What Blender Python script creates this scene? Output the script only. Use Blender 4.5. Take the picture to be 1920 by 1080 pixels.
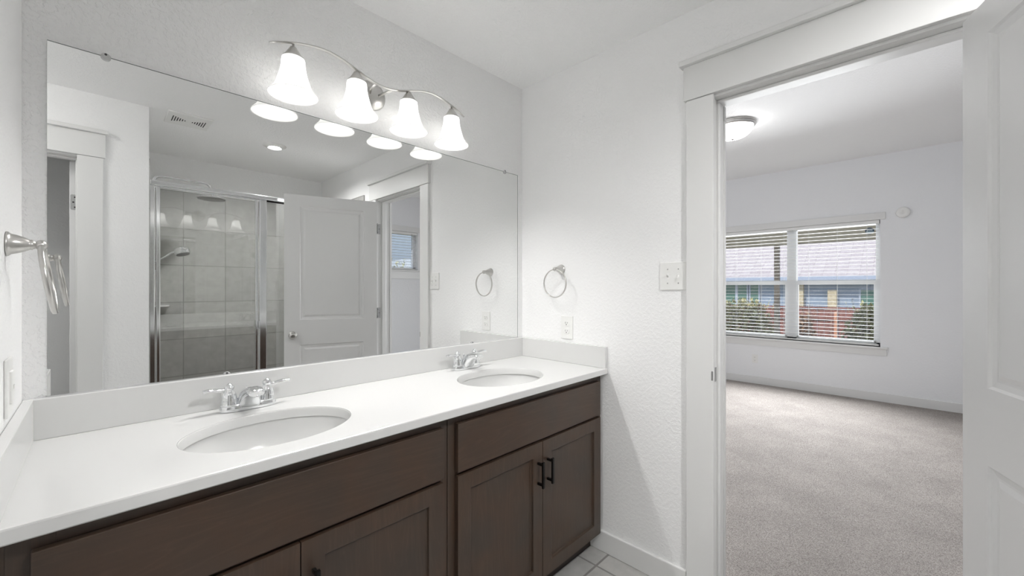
import bpy, bmesh, math, random
from mathutils import Vector, Matrix
PI = math.pi
S = bpy.context.scene
for o in list(bpy.data.objects): bpy.data.objects.remove(o)
COL = S.collection

# ------------------------------------------------------------------ camera
cam_d = bpy.data.cameras.new('camera'); cam = bpy.data.objects.new('camera', cam_d); COL.objects.link(cam)
cam.location = (-1.7364, -1.6088, 1.284)
cam.rotation_euler = (PI/2, 0, 0.7726 - PI/2)
cam_d.sensor_width = 36; cam_d.lens = 761.5/1920*36; cam_d.clip_start = 0.02; cam_d.clip_end = 300
S.camera = cam
# ------------------------------------------------------------------ world, sun, exposure
W = bpy.data.worlds.new('world'); S.world = W; W.use_nodes = True
wn = W.node_tree.nodes; wl = W.node_tree.links
bg = wn['Background']
sky = wn.new('ShaderNodeTexSky'); sky.sky_type = 'NISHITA'; sky.sun_disc = False
sky.sun_elevation = math.radians(48); sky.sun_rotation = math.radians(250); sky.air_density = 1.0; sky.dust_density = 1.5
wl.new(sky.outputs[0], bg.inputs[0]); bg.inputs[1].default_value = 0.26
sd = bpy.data.lights.new('sun', 'SUN'); sun = bpy.data.objects.new('sun', sd); COL.objects.link(sun)
sd.energy = 2.7; sd.angle = math.radians(0.6); sd.color = (1, .96, .9)
sun.rotation_euler = Vector((0.66, -0.22, -0.72)).to_track_quat('-Z', 'Y').to_euler()
sun.location = (-5, 0, 9)
S.view_settings.view_transform = 'Standard'; S.view_settings.look = 'None'
S.view_settings.gamma = 1; S.view_settings.use_curve_mapping = False
S.view_settings.exposure = 0.24
BULB = 265.0      # radiance of each vanity bulb
CANR = 1500.0       # recessed shower light
BEDR = 10.5        # bedroom dome
HALL_FILL = 31.0     # unseen hall dome added as room fill
DAY_FILL = 50.0       # watts of the area lamps added to stand in for window daylight
for nm, loc, rot, sx, sy, pw in (('daylight_fill_inside_blind', (4.20, -.535, 1.40), (0, PI/2-.38, 0), 1.38, 1.66, DAY_FILL*1.28), ('daylight_fill_outside_glass', (4.78, -.535, 1.36), (0, PI/2, 0), 1.55, 1.85, DAY_FILL*.55),):  # added fill lamps, room side of the blind and outside the glass
    ld = bpy.data.lights.new(nm, 'AREA'); ld.shape = 'RECTANGLE'; ld.size = sx; ld.size_y = sy; ld.energy = pw; ld.color = (.95, .975, 1.0); ld.spread = math.radians(136)
    lo = bpy.data.objects.new(nm, ld); COL.objects.link(lo); lo.location = loc; lo.rotation_euler = rot
S.cycles.max_bounces = 16; S.cycles.diffuse_bounces = 7; S.cycles.glossy_bounces = 8
S.cycles.transmission_bounces = 10; S.cycles.transparent_max_bounces = 24
S.cycles.sample_clamp_indirect = 6

# ------------------------------------------------------------------ materials
def srgb(r, g, b):
    f = lambda c: ((c/255+.055)/1.055)**2.4 if c/255 > .04045 else c/255/12.92
    return (f(r), f(g), f(b), 1)
def mat(name, col, rough=.5, metal=0, coat=0, spec=.5):
    m = bpy.data.materials.new(name); m.use_nodes = True
    b = m.node_tree.nodes['Principled BSDF']
    b.inputs['Base Color'].default_value = col; b.inputs['Roughness'].default_value = rough
    b.inputs['Metallic'].default_value = metal; b.inputs['Coat Weight'].default_value = coat
    b.inputs['Specular IOR Level'].default_value = spec
    return m
def nodes(m): return m.node_tree.nodes, m.node_tree.links, m.node_tree.nodes['Principled BSDF']
def noise(n, l, scale, detail=3, rough=.5, src=None, dist=0):
    t = n.new('ShaderNodeTexNoise'); t.inputs['Scale'].default_value = scale; t.inputs['Detail'].default_value = detail
    t.inputs['Roughness'].default_value = rough; t.inputs['Distortion'].default_value = dist
    if src is None:
        c = n.new('ShaderNodeNewGeometry'); src = c.outputs['Position']
    l.new(src, t.inputs['Vector']); return t
def ramp(n, l, src, stops):
    r = n.new('ShaderNodeValToRGB'); e = r.color_ramp.elements
    while len(e) < len(stops): e.new(.5)
    for k, (p, c) in enumerate(stops): e[k].position = p; e[k].color = c
    l.new(src, r.inputs[0]); return r
def bump(n, l, b, h, dist, strength=1):
    u = n.new('ShaderNodeBump'); u.inputs['Distance'].default_value = dist; u.inputs['Strength'].default_value = strength
    l.new(h, u.inputs['Height']); l.new(u.outputs[0], b.inputs['Normal']); return u
def plaster(name, col, amount=.0006, blobs=True):
    m = mat(name, col, .75, spec=.3); n, l, b = nodes(m)
    a = noise(n, l, 68, 3, .55); r = ramp(n, l, a.outputs[0], [(.47, (0,0,0,1)), (.56, (1,1,1,1))])
    f = noise(n, l, 190, 2)
    mx = n.new('ShaderNodeMath'); mx.operation = 'MULTIPLY_ADD'; mx.inputs[1].default_value = .35
    l.new(f.outputs[0], mx.inputs[0]); l.new(r.outputs[0], mx.inputs[2])
    bump(n, l, b, mx.outputs[0], amount, .75); return m
M = {}
M['wall'] = plaster('bathroom_wall_paint', srgb(241,241,241))
M['wall_knock'] = plaster('knockdown_wall_paint', srgb(241,241,241), .0013)
M['wall_bed'] = plaster('bedroom_wall_paint', srgb(238,239,241))
M['ceil'] = plaster('ceiling_paint', srgb(247,247,247), .0009)
M['trim'] = mat('white_semigloss_trim', srgb(226,226,225), .32)
M['door'] = mat('white_painted_door', srgb(228,228,228), .3)
M['marble'] = mat('white_cultured_marble', srgb(216,216,215), .2, coat=.1)
M['plastic'] = mat('white_plastic', srgb(236,236,234), .35)
M['dark'] = mat('dark_slot', srgb(40,40,40), .7)
M['chrome'] = mat('polished_chrome', (.86,.87,.88,1), .05, 1)
M['nickel'] = mat('brushed_nickel', (.62,.61,.59,1), .28, 1)
M['satin'] = mat('satin_hardware', (.50,.50,.50,1), .35, 1)
M['alu'] = mat('bright_aluminium_frame', (.82,.83,.84,1), .14, 1)
M['nozzle'] = mat('grey_nozzle_rubber', srgb(112,112,110), .5)
M['black'] = mat('black_metal', srgb(24,22,21), .38, .6)
M['mirror'] = mat('silvered_mirror', (.84,.845,.84,1), 0, 1)
M['mirror_edge'] = mat('mirror_edge', srgb(110,118,115), .2)
M['vinyl'] = mat('white_vinyl', srgb(232,233,235), .4)
M['slat'] = mat('white_blind_slat', srgb(238,238,236), .4)
M['beige'] = mat('beige_patio_paint', srgb(222,212,192), .8)
M['column'] = mat('weathered_post_paint', srgb(176,163,148), .8)
M['stick'] = mat('navy_sticker', srgb(28,52,72), .4)
M['stickw'] = mat('pale_sticker_print', srgb(190,205,212), .4)
M['trunk'] = mat('twig_bark', srgb(150,118,98), .9)
M['clip'] = mat('clear_clip', srgb(225,225,225), .2)
M['clip'].node_tree.nodes['Principled BSDF'].inputs['Alpha'].default_value = .42

def emis(name, col, strength):
    m = bpy.data.materials.new(name); m.use_nodes = True; n = m.node_tree.nodes; l = m.node_tree.links
    n.clear(); e = n.new('ShaderNodeEmission'); o = n.new('ShaderNodeOutputMaterial')
    e.inputs[0].default_value = col; e.inputs[1].default_value = strength; l.new(e.outputs[0], o.inputs[0]); return m
M['bulb'] = emis('lit_bulb', (1,.99,.975,1), BULB)
M['canlens'] = emis('lit_lens', (1,.995,.985,1), CANR)

def glass(name, f0, tint):
    m = bpy.data.materials.new(name); m.use_nodes = True; n = m.node_tree.nodes; l = m.node_tree.links; n.clear()
    o = n.new('ShaderNodeOutputMaterial'); tr = n.new('ShaderNodeBsdfTransparent'); tr.inputs[0].default_value = tint
    gl = n.new('ShaderNodeBsdfGlossy'); gl.inputs['Roughness'].default_value = 0
    g = n.new('ShaderNodeNewGeometry'); dp = n.new('ShaderNodeVectorMath'); dp.operation = 'DOT_PRODUCT'
    l.new(g.outputs['Normal'], dp.inputs[0]); l.new(g.outputs['Incoming'], dp.inputs[1])
    ab = n.new('ShaderNodeMath'); ab.operation = 'ABSOLUTE'; l.new(dp.outputs['Value'], ab.inputs[0])
    s = n.new('ShaderNodeMath'); s.operation = 'SUBTRACT'; s.inputs[0].default_value = 1; l.new(ab.outputs[0], s.inputs[1])
    p = n.new('ShaderNodeMath'); p.operation = 'POWER'; p.inputs[1].default_value = 5; l.new(s.outputs[0], p.inputs[0])
    q = n.new('ShaderNodeMath'); q.operation = 'MULTIPLY_ADD'; q.inputs[1].default_value = 1-f0; q.inputs[2].default_value = f0
    l.new(p.outputs[0], q.inputs[0])
    mx = n.new('ShaderNodeMixShader'); l.new(q.outputs[0], mx.inputs[0]); l.new(tr.outputs[0], mx.inputs[1]); l.new(gl.outputs[0], mx.inputs[2])
    l.new(mx.outputs[0], o.inputs[0]); return m
M['showerglass'] = glass('clear_shower_glass', .12, (.96,.965,.96,1))
M['glass'] = glass('window_glass', .04, (.96,.97,.97,1))

def frosted(name, e, tint):
    m = bpy.data.materials.new(name); m.use_nodes = True; n = m.node_tree.nodes; l = m.node_tree.links; n.clear()
    o = n.new('ShaderNodeOutputMaterial'); t = n.new('ShaderNodeBsdfTranslucent'); t.inputs[0].default_value = (tint,tint,tint*.99,1)
    d = n.new('ShaderNodeBsdfDiffuse'); d.inputs[0].default_value = (.7,.7,.69,1)
    tp = n.new('ShaderNodeBsdfTransparent'); mx = n.new('ShaderNodeMixShader'); mx.inputs[0].default_value = .28
    l.new(t.outputs[0], mx.inputs[1]); l.new(d.outputs[0], mx.inputs[2])
    m2 = n.new('ShaderNodeMixShader'); m2.inputs[0].default_value = .0; l.new(mx.outputs[0], m2.inputs[1]); l.new(tp.outputs[0], m2.inputs[2])
    ad = n.new('ShaderNodeAddShader'); em = n.new('ShaderNodeEmission'); em.inputs[0].default_value = (1,.98,.95,1); em.inputs[1].default_value = e
    l.new(m2.outputs[0], ad.inputs[0]); l.new(em.outputs[0], ad.inputs[1])
    l.new(ad.outputs[0], o.inputs[0]); return m
M['shade'] = frosted('frosted_shade_glass', 0.34, .62)
M['dome'] = emis('lit_dome_glass', (1,.99,.97,1), BEDR)

def wood(name, vertical):
    m = mat(name, srgb(70,56,46), .42, coat=.12); n, l, b = nodes(m)
    g = n.new('ShaderNodeTexCoord'); mp = n.new('ShaderNodeMapping')
    mp.inputs['Scale'].default_value = (1,1,.09) if vertical else (.09,1,1)
    l.new(g.outputs['Object'], mp.inputs[0])
    a = noise(n, l, 9, 4, .6, mp.outputs[0], 1.2)
    w = n.new('ShaderNodeMath'); w.operation = 'SINE'; ml = n.new('ShaderNodeMath'); ml.operation = 'MULTIPLY'; ml.inputs[1].default_value = 64
    l.new(a.outputs[0], ml.inputs[0]); l.new(ml.outputs[0], w.inputs[0])
    mp2 = n.new('ShaderNodeMapping'); mp2.inputs['Scale'].default_value = (1,1,.03) if vertical else (.03,1,1); l.new(g.outputs['Object'], mp2.inputs[0])
    f = noise(n, l, 95, 3, .6, mp2.outputs[0])
    c = noise(n, l, 3.2, 2, .5, g.outputs['Object'])
    r1 = ramp(n, l, c.outputs[0], [(.3, srgb(60,51,44)), (.5, srgb(71,54,42)), (.7, srgb(65,55,47))])
    k = n.new('ShaderNodeMixRGB'); k.blend_type = 'MULTIPLY'; k.inputs[0].default_value = .6
    r2 = ramp(n, l, w.outputs[0], [(.0, (.86,.84,.82,1)), (.9, (1,1,1,1)), (1, (1.12,1.1,1.06,1))])
    l.new(r1.outputs[0], k.inputs[1]); l.new(r2.outputs[0], k.inputs[2])
    k2 = n.new('ShaderNodeMixRGB'); k2.blend_type = 'MULTIPLY'; k2.inputs[0].default_value = .38
    r3 = ramp(n, l, f.outputs[0], [(.3, (.78,.76,.74,1)), (.7, (1.1,1.1,1.1,1))])
    l.new(k.outputs[0], k2.inputs[1]); l.new(r3.outputs[0], k2.inputs[2]); l.new(k2.outputs[0], b.inputs['Base Color'])
    bump(n, l, b, f.outputs[0], .0003, .5); return m
M['wood_h'] = wood('dark_stained_wood_horizontal', False); M['wood_v'] = wood('dark_stained_wood_vertical', True)
M['toekick'] = mat('toe_kick_board', srgb(44,35,30), .6)

def tiles(name, axes, tw, th, off, c1, c2, grout, mortar=.004, rough=.4, mott=14):
    m = mat(name, c1, rough); n, l, b = nodes(m)
    g = n.new('ShaderNodeNewGeometry'); sp = n.new('ShaderNodeSeparateXYZ'); l.new(g.outputs['Position'], sp.inputs[0])
    cb = n.new('ShaderNodeCombineXYZ')
    for k, a in enumerate(axes):
        ad = n.new('ShaderNodeMath'); ad.operation = 'ADD'; ad.inputs[1].default_value = off[k]
        l.new(sp.outputs['XYZ'.index(a)], ad.inputs[0]); l.new(ad.outputs[0], cb.inputs[k])
    t = n.new('ShaderNodeTexBrick'); t.offset = 0; t.inputs['Scale'].default_value = 1
    t.inputs['Brick Width'].default_value = tw; t.inputs['Row Height'].default_value = th; t.inputs['Mortar Size'].default_value = mortar
    t.inputs['Mortar Smooth'].default_value = .1; t.inputs['Color1'].default_value = c1; t.inputs['Color2'].default_value = c2; t.inputs['Mortar'].default_value = grout
    l.new(cb.outputs[0], t.inputs['Vector'])
    a = noise(n, l, mott, 5, .6); r = ramp(n, l, a.outputs[0], [(.3, (.86,.86,.86,1)), (.7, (1.08,1.08,1.08,1))])
    mx = n.new('ShaderNodeMixRGB'); mx.blend_type = 'MULTIPLY'; mx.inputs[0].default_value = 1
    l.new(t.outputs[0], mx.inputs[1]); l.new(r.outputs[0], mx.inputs[2]); l.new(mx.outputs[0], b.inputs['Base Color'])
    iv = n.new('ShaderNodeMath'); iv.operation = 'SUBTRACT'; iv.inputs[0].default_value = 1; l.new(t.outputs['Fac'], iv.inputs[1])
    bump(n, l, b, iv.outputs[0], .0015); return m
TA, TB, TG = srgb(172,171,168), srgb(160,159,157), srgb(142,141,138)
M['tile_back'] = tiles('shower_wall_tile', 'XZ', .31, .326, (1.191+.31*9, -.506+.326*9), TA, TB, TG)
M['tile_side'] = tiles('shower_side_tile', 'YZ', .31, .326, (3.02+.31*9, -.506+.326*9), TA, TB, TG)
M['floor'] = tiles('floor_tile', 'XY', .305, .305, (.120+.305*30, .581-.005+.305*30), srgb(178,177,174), srgb(170,169,167), srgb(130,128,125), .005, .35)

def carpet():
    m = mat('greige_carpet', srgb(172,165,160), .95, spec=.1); n, l, b = nodes(m)
    a = noise(n, l, 190, 3, .75); c = noise(n, l, 3.5, 4, .6); d = noise(n, l, 70, 3, .7)
    r = ramp(n, l, a.outputs[0], [(.3, srgb(116,110,106)), (.5, srgb(172,165,160)), (.72, srgb(202,196,191))])
    r2 = ramp(n, l, c.outputs[0], [(.32, (.88,.88,.88,1)), (.7, (1.06,1.06,1.06,1))])
    r3 = ramp(n, l, d.outputs[0], [(.3, (.84,.84,.84,1)), (.62, (1.04,1.04,1.04,1))])
    k = n.new('ShaderNodeMixRGB'); k.blend_type = 'MULTIPLY'; k.inputs[0].default_value = 1
    k2 = n.new('ShaderNodeMixRGB'); k2.blend_type = 'MULTIPLY'; k2.inputs[0].default_value = 1
    l.new(r.outputs[0], k.inputs[1]); l.new(r2.outputs[0], k.inputs[2]); l.new(k.outputs[0], k2.inputs[1]); l.new(r3.outputs[0], k2.inputs[2])
    l.new(k2.outputs[0], b.inputs['Base Color']); bump(n, l, b, a.outputs[0], .006, .8); return m
M['carpet'] = carpet()
def mottled(name, stops, scale, rough=.85, dist=.0):
    m = mat(name, stops[0][1], rough, spec=.2); n, l, b = nodes(m)
    a = noise(n, l, scale, 4, .65); r = ramp(n, l, a.outputs[0], stops); l.new(r.outputs[0], b.inputs['Base Color'])
    if dist: bump(n, l, b, a.outputs[0], dist)
    return m
M['fence'] = mottled('red_brown_stained_fence', [(.3, srgb(122,80,74)), (.7, srgb(150,104,96))], 7)
M['fence_light'] = mat('pale_fence_post', srgb(205,150,120), .8)
M['siding'] = mottled('grey_blue_siding', [(.3, srgb(128,142,160)), (.7, srgb(138,152,170))], 3)
M['greenwin'] = mat('green_tinted_window', srgb(72,110,100), .25)
M['stone'] = mottled('cream_brick', [(.3, srgb(160,148,124)), (.7, srgb(196,184,158))], 14)
M['fascia'] = mat('pale_blue_fascia', srgb(150,160,178), .6)
M['grass'] = mottled('dry_lawn', [(.3, srgb(110,108,70)), (.7, srgb(150,142,98))], 6)
M['concrete'] = mottled('patio_concrete', [(.3, srgb(160,157,150)), (.7, srgb(184,180,172))], 5)
M['leaf1'] = mottled('yellow_green_leaves', [(.3, srgb(128,128,86)), (.5, srgb(190,184,136)), (.7, srgb(226,218,172))], 5, .5)
M['leaf2'] = mottled('dark_green_leaves', [(.3, srgb(96,102,66)), (.5, srgb(152,152,104)), (.72, srgb(212,204,152))], 5, .5)
M['rust'] = mottled('dry_rust_leaves', [(.3, srgb(138,104,78)), (.7, srgb(186,146,110))], 6, .7)
def shingles():
    m = tiles('pinkish_grey_shingles', 'YX', .34, .14, (30, 30), srgb(178,170,168), srgb(166,157,156), srgb(148,139,138), .006, .9, 9)
    return m
M['roof'] = shingles()

# ------------------------------------------------------------------ mesh helpers
def new(): return bmesh.new()
def box(bm, x0, x1, y0, y1, z0, z1, bev=0, seg=2):
    x0, x1 = sorted((x0, x1)); y0, y1 = sorted((y0, y1)); z0, z1 = sorted((z0, z1))
    v = [bm.verts.new(p) for p in ((x0,y0,z0),(x1,y0,z0),(x1,y1,z0),(x0,y1,z0),(x0,y0,z1),(x1,y0,z1),(x1,y1,z1),(x0,y1,z1))]
    fs = [bm.faces.new([v[i] for i in q]) for q in ((3,2,1,0),(4,5,6,7),(0,1,5,4),(1,2,6,5),(2,3,7,6),(3,0,4,7))]
    if bev:
        es = list({e for f in fs for e in f.edges})
        bmesh.ops.bevel(bm, geom=es, offset=bev, segments=seg, profile=.5, affect='EDGES')
    return v
def frame3(ax):
    ax = Vector(ax).normalized(); t = Vector((0,0,1)) if abs(ax.z) < .9 else Vector((1,0,0))
    u = ax.cross(t).normalized(); return u, ax.cross(u).normalized(), ax
def lathe(bm, prof, c, ax=(0,0,1), seg=40, cap0=True, cap1=True):
    """prof: (radius, height) along ax from c"""
    u, w, a = frame3(ax); c = Vector(c); rings = []
    for r, h in prof:
        rings.append([bm.verts.new(c + a*h + (u*math.cos(2*PI*k/seg) + w*math.sin(2*PI*k/seg))*max(r, 1e-5)) for k in range(seg)])
    for i in range(len(rings)-1):
        for k in range(seg):
            f = bm.faces.new((rings[i][k], rings[i][(k+1) % seg], rings[i+1][(k+1) % seg], rings[i+1][k])); f.smooth = True
    if cap0: bm.faces.new(rings[0][::-1])
    if cap1: bm.faces.new(rings[-1])
def loft(bm, secs, cap=True, smooth=True):
    rings = [[bm.verts.new(p) for p in s] for s in secs]; n = len(rings[0])
    for i in range(len(rings)-1):
        for k in range(n):
            f = bm.faces.new((rings[i][k], rings[i][(k+1) % n], rings[i+1][(k+1) % n], rings[i+1][k])); f.smooth = smooth
    if cap: bm.faces.new(rings[0][::-1]); bm.faces.new(rings[-1])
def section(c, u, w, ru, rw, n=20, p=2.0):
    out = []
    for k in range(n):
        t = 2*PI*k/n; cu, su = math.cos(t), math.sin(t)
        out.append(Vector(c) + Vector(u)*ru*math.copysign(abs(cu)**(2/p), cu) + Vector(w)*rw*math.copysign(abs(su)**(2/p), su))
    return out
def tube(bm, pts, r, seg=12, flat=None):
    pts = [Vector(p) for p in pts]; secs = []; prev = None
    for i, p in enumerate(pts):
        d = (pts[min(i+1, len(pts)-1)] - pts[max(i-1, 0)]).normalized()
        if prev is None: u, w, _ = frame3(d)
        else:
            u = (prev - d*prev.dot(d)).normalized(); w = d.cross(u)
        prev = u; rr = r[i] if isinstance(r, (list, tuple)) else r
        secs.append(section(p, u, w, rr, rr if flat is None else rr*flat, seg))
    loft(bm, secs)
def smooth_path(pts, k=6):
    P = [Vector(p) for p in pts]; out = []
    for i in range(len(P)-1):
        a, b, c, d = P[max(i-1,0)], P[i], P[i+1], P[min(i+2, len(P)-1)]
        for j in range(k):
            t = j/k; out.append(.5*((2*b)+(c-a)*t+(2*a-5*b+4*c-d)*t*t+(3*b-a-3*c+d)*t**3))
    return out + [P[-1]]
def sphere(bm, c, r, seg=20):
    lathe(bm, [(r*math.sin(PI*i/seg), -r*math.cos(PI*i/seg)) for i in range(seg+1)], c, (0,0,1), seg, False, False)
def obj(name, bm, m, parent=None, local=False, recalc=True):
    if recalc: bmesh.ops.recalc_face_normals(bm, faces=bm.faces)
    me = bpy.data.meshes.new(name); bm.to_mesh(me); bm.free(); me.materials.append(m)
    o = bpy.data.objects.new(name, me); COL.objects.link(o)
    if parent:
        o.parent = parent
        if not local:
            off = Vector((0,0,0)); p = parent
            while p: off += p.location; p = p.parent
            me.transform(Matrix.Translation(-off))
    return o
def struct(name, bm, m, parent=None):
    o = obj(name, bm, m, parent)
    if not parent: o['kind'] = 'structure'
    return o
def tag(o, label, cat, group=None, kind=None):
    o['label'] = label; o['category'] = cat
    if group: o['group'] = group
    if kind: o['kind'] = kind
    return o
def thing(name, label, cat, loc=(0,0,0), rotz=0, group=None):
    o = bpy.data.objects.new(name, None); COL.objects.link(o); o.location = loc; o.rotation_euler = (0,0,rotz)
    o.empty_display_size = .05
    return tag(o, label, cat, group)
def holder(name, loc=(0,0,0)):
    o = bpy.data.objects.new(name, None); COL.objects.link(o); o.location = loc; o['kind'] = 'structure'; o.empty_display_size = .05; return o
def dup(o, parent=None):
    c = o.copy(); COL.objects.link(c)
    if parent: c.parent = parent
    for ch in [k for k in bpy.data.objects if k.parent == o]: dup(ch, c)
    return c
def panelled(bm, U, V, N, org, u0, u1, v0, v1, panels, prof, th):
    """slab face in plane org + u*U + v*V, outward N; panels list of (u0,u1,v0,v1) with ring profile [(inset, depth)]; returns nothing. Back is a plain quad at -th."""
    P = lambda u, v, d=0: bm.verts.new(org + U*u + V*v + N*d)
    us = sorted({u0, u1} | {p[0] for p in panels} | {p[1] for p in panels}); vs = sorted({v0, v1} | {p[2] for p in panels} | {p[3] for p in panels})
    for i in range(len(us)-1):
        for j in range(len(vs)-1):
            a, b, c, d = us[i], us[i+1], vs[j], vs[j+1]; mu, mv = (a+b)/2, (c+d)/2
            if any(p[0] < mu < p[1] and p[2] < mv < p[3] for p in panels): continue
            bm.faces.new([P(a,c), P(b,c), P(b,d), P(a,d)])
    for p in panels:
        rings = []
        for ins, dep in [(0,0)] + prof:
            a, b, c, d = p[0]+ins, p[1]-ins, p[2]+ins, p[3]-ins
            rings.append([P(a,c,dep), P(b,c,dep), P(b,d,dep), P(a,d,dep)])
        for i in range(len(rings)-1):
            for k in range(4): bm.faces.new((rings[i][k], rings[i][(k+1) % 4], rings[i+1][(k+1) % 4], rings[i+1][k]))
        bm.faces.new(rings[-1])
    for (a, b, c, d) in ((u0,v0,u1,v0),(u1,v0,u1,v1),(u1,v1,u0,v1),(u0,v1,u0,v0)):
        bm.faces.new([P(a,b), P(c,d), P(c,d,-th), P(a,b,-th)])

H = 2.44; HB = 2.79
# ================================================================== SETTING: bathroom shell
bm = new(); box(bm, -3.3, .06, -3.2, .0, -.12, 0); struct('floor', bm, M['floor'])
bm = new(); box(bm, .06, 4.62, -4.45, 2.72, -.12, .004); struct('floor_bedroom', bm, M['carpet'])
bm = new(); box(bm, -2.1, .0, 0, .12, 0, H); struct('wall_mirror_side', bm, M['wall_knock'])
DY0, DY1, DZ = -1.049, -1.754, 2.052          # bedroom doorway
bm = new(); box(bm, 0, .12, DY0+.02, 0.12, 0, HB); box(bm, 0, .12, DY1-.02, DY0+.02, DZ+.018, HB); box(bm, 0, .12, -3.16, DY1-.02, 0, HB)
struct('wall_right', bm, M['wall'])
bm = new(); box(bm, -1.986, -1.866, -.70, 0, 0, H, .006); struct('wall_left', bm, M['wall'])
bm = new(); box(bm, -3.3, -1.986, -.70, -.58, 0, H); box(bm, -3.42, -3.3, -1.872, -.58, 0, H); struct('wall_hall', bm, M['wall'])
# wall with closet doorway
CX0, CX1, CZ = -2.53, -1.806, 2.052
bm = new(); box(bm, -1.617, -1.497, -3.02, -1.872, 0, H); box(bm, CX1+.018, -1.617, -1.992, -1.872, 0, H)
box(bm, CX0-.018, CX1+.018, -1.992, -1.872, CZ+.018, H); box(bm, -3.42, CX0-.018, -1.992, -1.872, 0, H)
struct('wall_opposite', bm, M['wall'])
bm = new(); box(bm, -1.617, .0, -3.14, -3.02, 0, H); struct('wall_shower_back', bm, M['wall'])
bm = new(); box(bm, -2.95, -1.617, -2.94, -2.82, 0, H); box(bm, -3.07, -2.95, -2.94, -1.992, 0, H); struct('wall_closet', bm, M['wall'])
bm = new(); box(bm, -3.42, 0, -3.14, .12, H, H+.1); struct('ceiling', bm, M['ceil'])
# shower tile skins
bm = new(); box(bm, -1.497, 0, -3.02, -3.008, 0, 2.14); struct('trim_shower_back_tile', bm, M['tile_back'])
bm = new(); box(bm, -.012, 0, -3.008, -1.992, 0, 2.14); box(bm, -1.497, -1.485, -3.008, -1.992, 0, 2.14); struct('trim_shower_side_tile', bm, M['tile_side'])
bm = new(); box(bm, -1.497, 0, -2.12, -1.995, 0, .11, .01); struct('trim_shower_curb', bm, M['marble'])

# baseboards
def baseboard(name, boxes):
    bm = new()
    for (x0, x1, y0, y1) in boxes: box(bm, x0, x1, y0, y1, 0, .1, .004)
    struct(name, bm, M['trim'])
baseboard('baseboard_right', [(-.014, 0, -.945, -.47)])
baseboard('baseboard_opposite', [(-1.69, -1.497, -1.872, -1.858), (-3.3, CX0-.11, -1.872, -1.858)])
baseboard('baseboard_bedroom', [(4.436, 4.45, -4.29, 2.6), (.134, 4.436, -4.29, -4.276), (.12, .134, -1.0, 2.6), (.12, .134, -4.29, -1.83)])

# ------------------------------------------------------------------ doorway trims (craftsman head)
def doorway(tname, fixed, face, n, a0, a1, zt, axis, depth, jamb_in):
    """axis 'y': opening runs along y in wall x=fixed; face outward normal sign n. a0>a1 edges of the clear opening. depth = far side"""
    root = holder(tname, (fixed, a0, 0) if axis == 'y' else (a0, fixed, 0))
    def b(bm, p0, p1, q0, q1, z0, z1, bev=.002):
        # p: across wall (out of face positive), q: along opening
        if axis == 'y': box(bm, fixed+n*p0, fixed+n*p1, q0, q1, z0, z1, bev)
        else: box(bm, q0, q1, fixed+n*p0, fixed+n*p1, z0, z1, bev)
    hi, lo = max(a0, a1), min(a0, a1)
    for (q0, q1) in ((hi-.005, hi+.102), (lo-.102, lo+.005)):
        bm = new(); b(bm, 0, .018, q0+.0, q1, 0, zt+.008); obj('casing', bm, M['trim'], root)
    bm = new(); b(bm, 0, .022, lo-.112, hi+.112, zt+.010, zt+.150); b(bm, 0, .042, lo-.124, hi+.124, zt+.150, zt+.172, .003)
    obj('head_casing', bm, M['trim'], root)
    bm = new()
    for (q0, q1) in ((hi, hi+.018), (lo-.018, lo)): b(bm, -depth, .0, q0, q1, 0, zt)
    b(bm, -depth, .0, lo-.018, hi+.018, zt, zt+.018)
    obj('jamb', bm, M['trim'], root)
    bm = new()
    for (q0, q1) in ((hi-.012, hi), (lo, lo+.012)): b(bm, -.078, -.040, q0, q1, 0, zt-.012, .003)
    b(bm, -.078, -.040, lo, hi, zt-.012, zt, .003)
    obj('door_stop', bm, M['trim'], root)
    return root
t1 = doorway('trim_1', 0.0, None, -1, DY0, DY1, DZ, 'y', .12, True)
bm = new(); box(bm, -.016, .028, DY0-.0022, DY0, .905, .962, .0008); box(bm, -.020, -.016, DY0-.004, DY0+.002, .915, .952, .001); obj('strike_plate', bm, M['satin'], t1)
# bedroom-side casing
bm = new(); box(bm, .12, .138, DY0-.005, DY0+.09, 0, DZ); box(bm, .12, .138, DY1-.09, DY1+.005, 0, DZ); box(bm, .12, .142, DY1-.1, DY0+.1, DZ+.005, DZ+.14)
obj('bedroom_casing', bm, M['trim'], t1)
t2 = doorway('trim_2', -1.872, None, 1, CX0, CX1, CZ, 'x', .12, True)

# ------------------------------------------------------------------ the open bathroom door (door_1), hinged at right end of the doorway
ang = math.atan2(-.325, -.946)
d1 = holder('door_1', (-.006, -1.752, 0)); d1.rotation_euler = (0, 0, ang)
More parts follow.
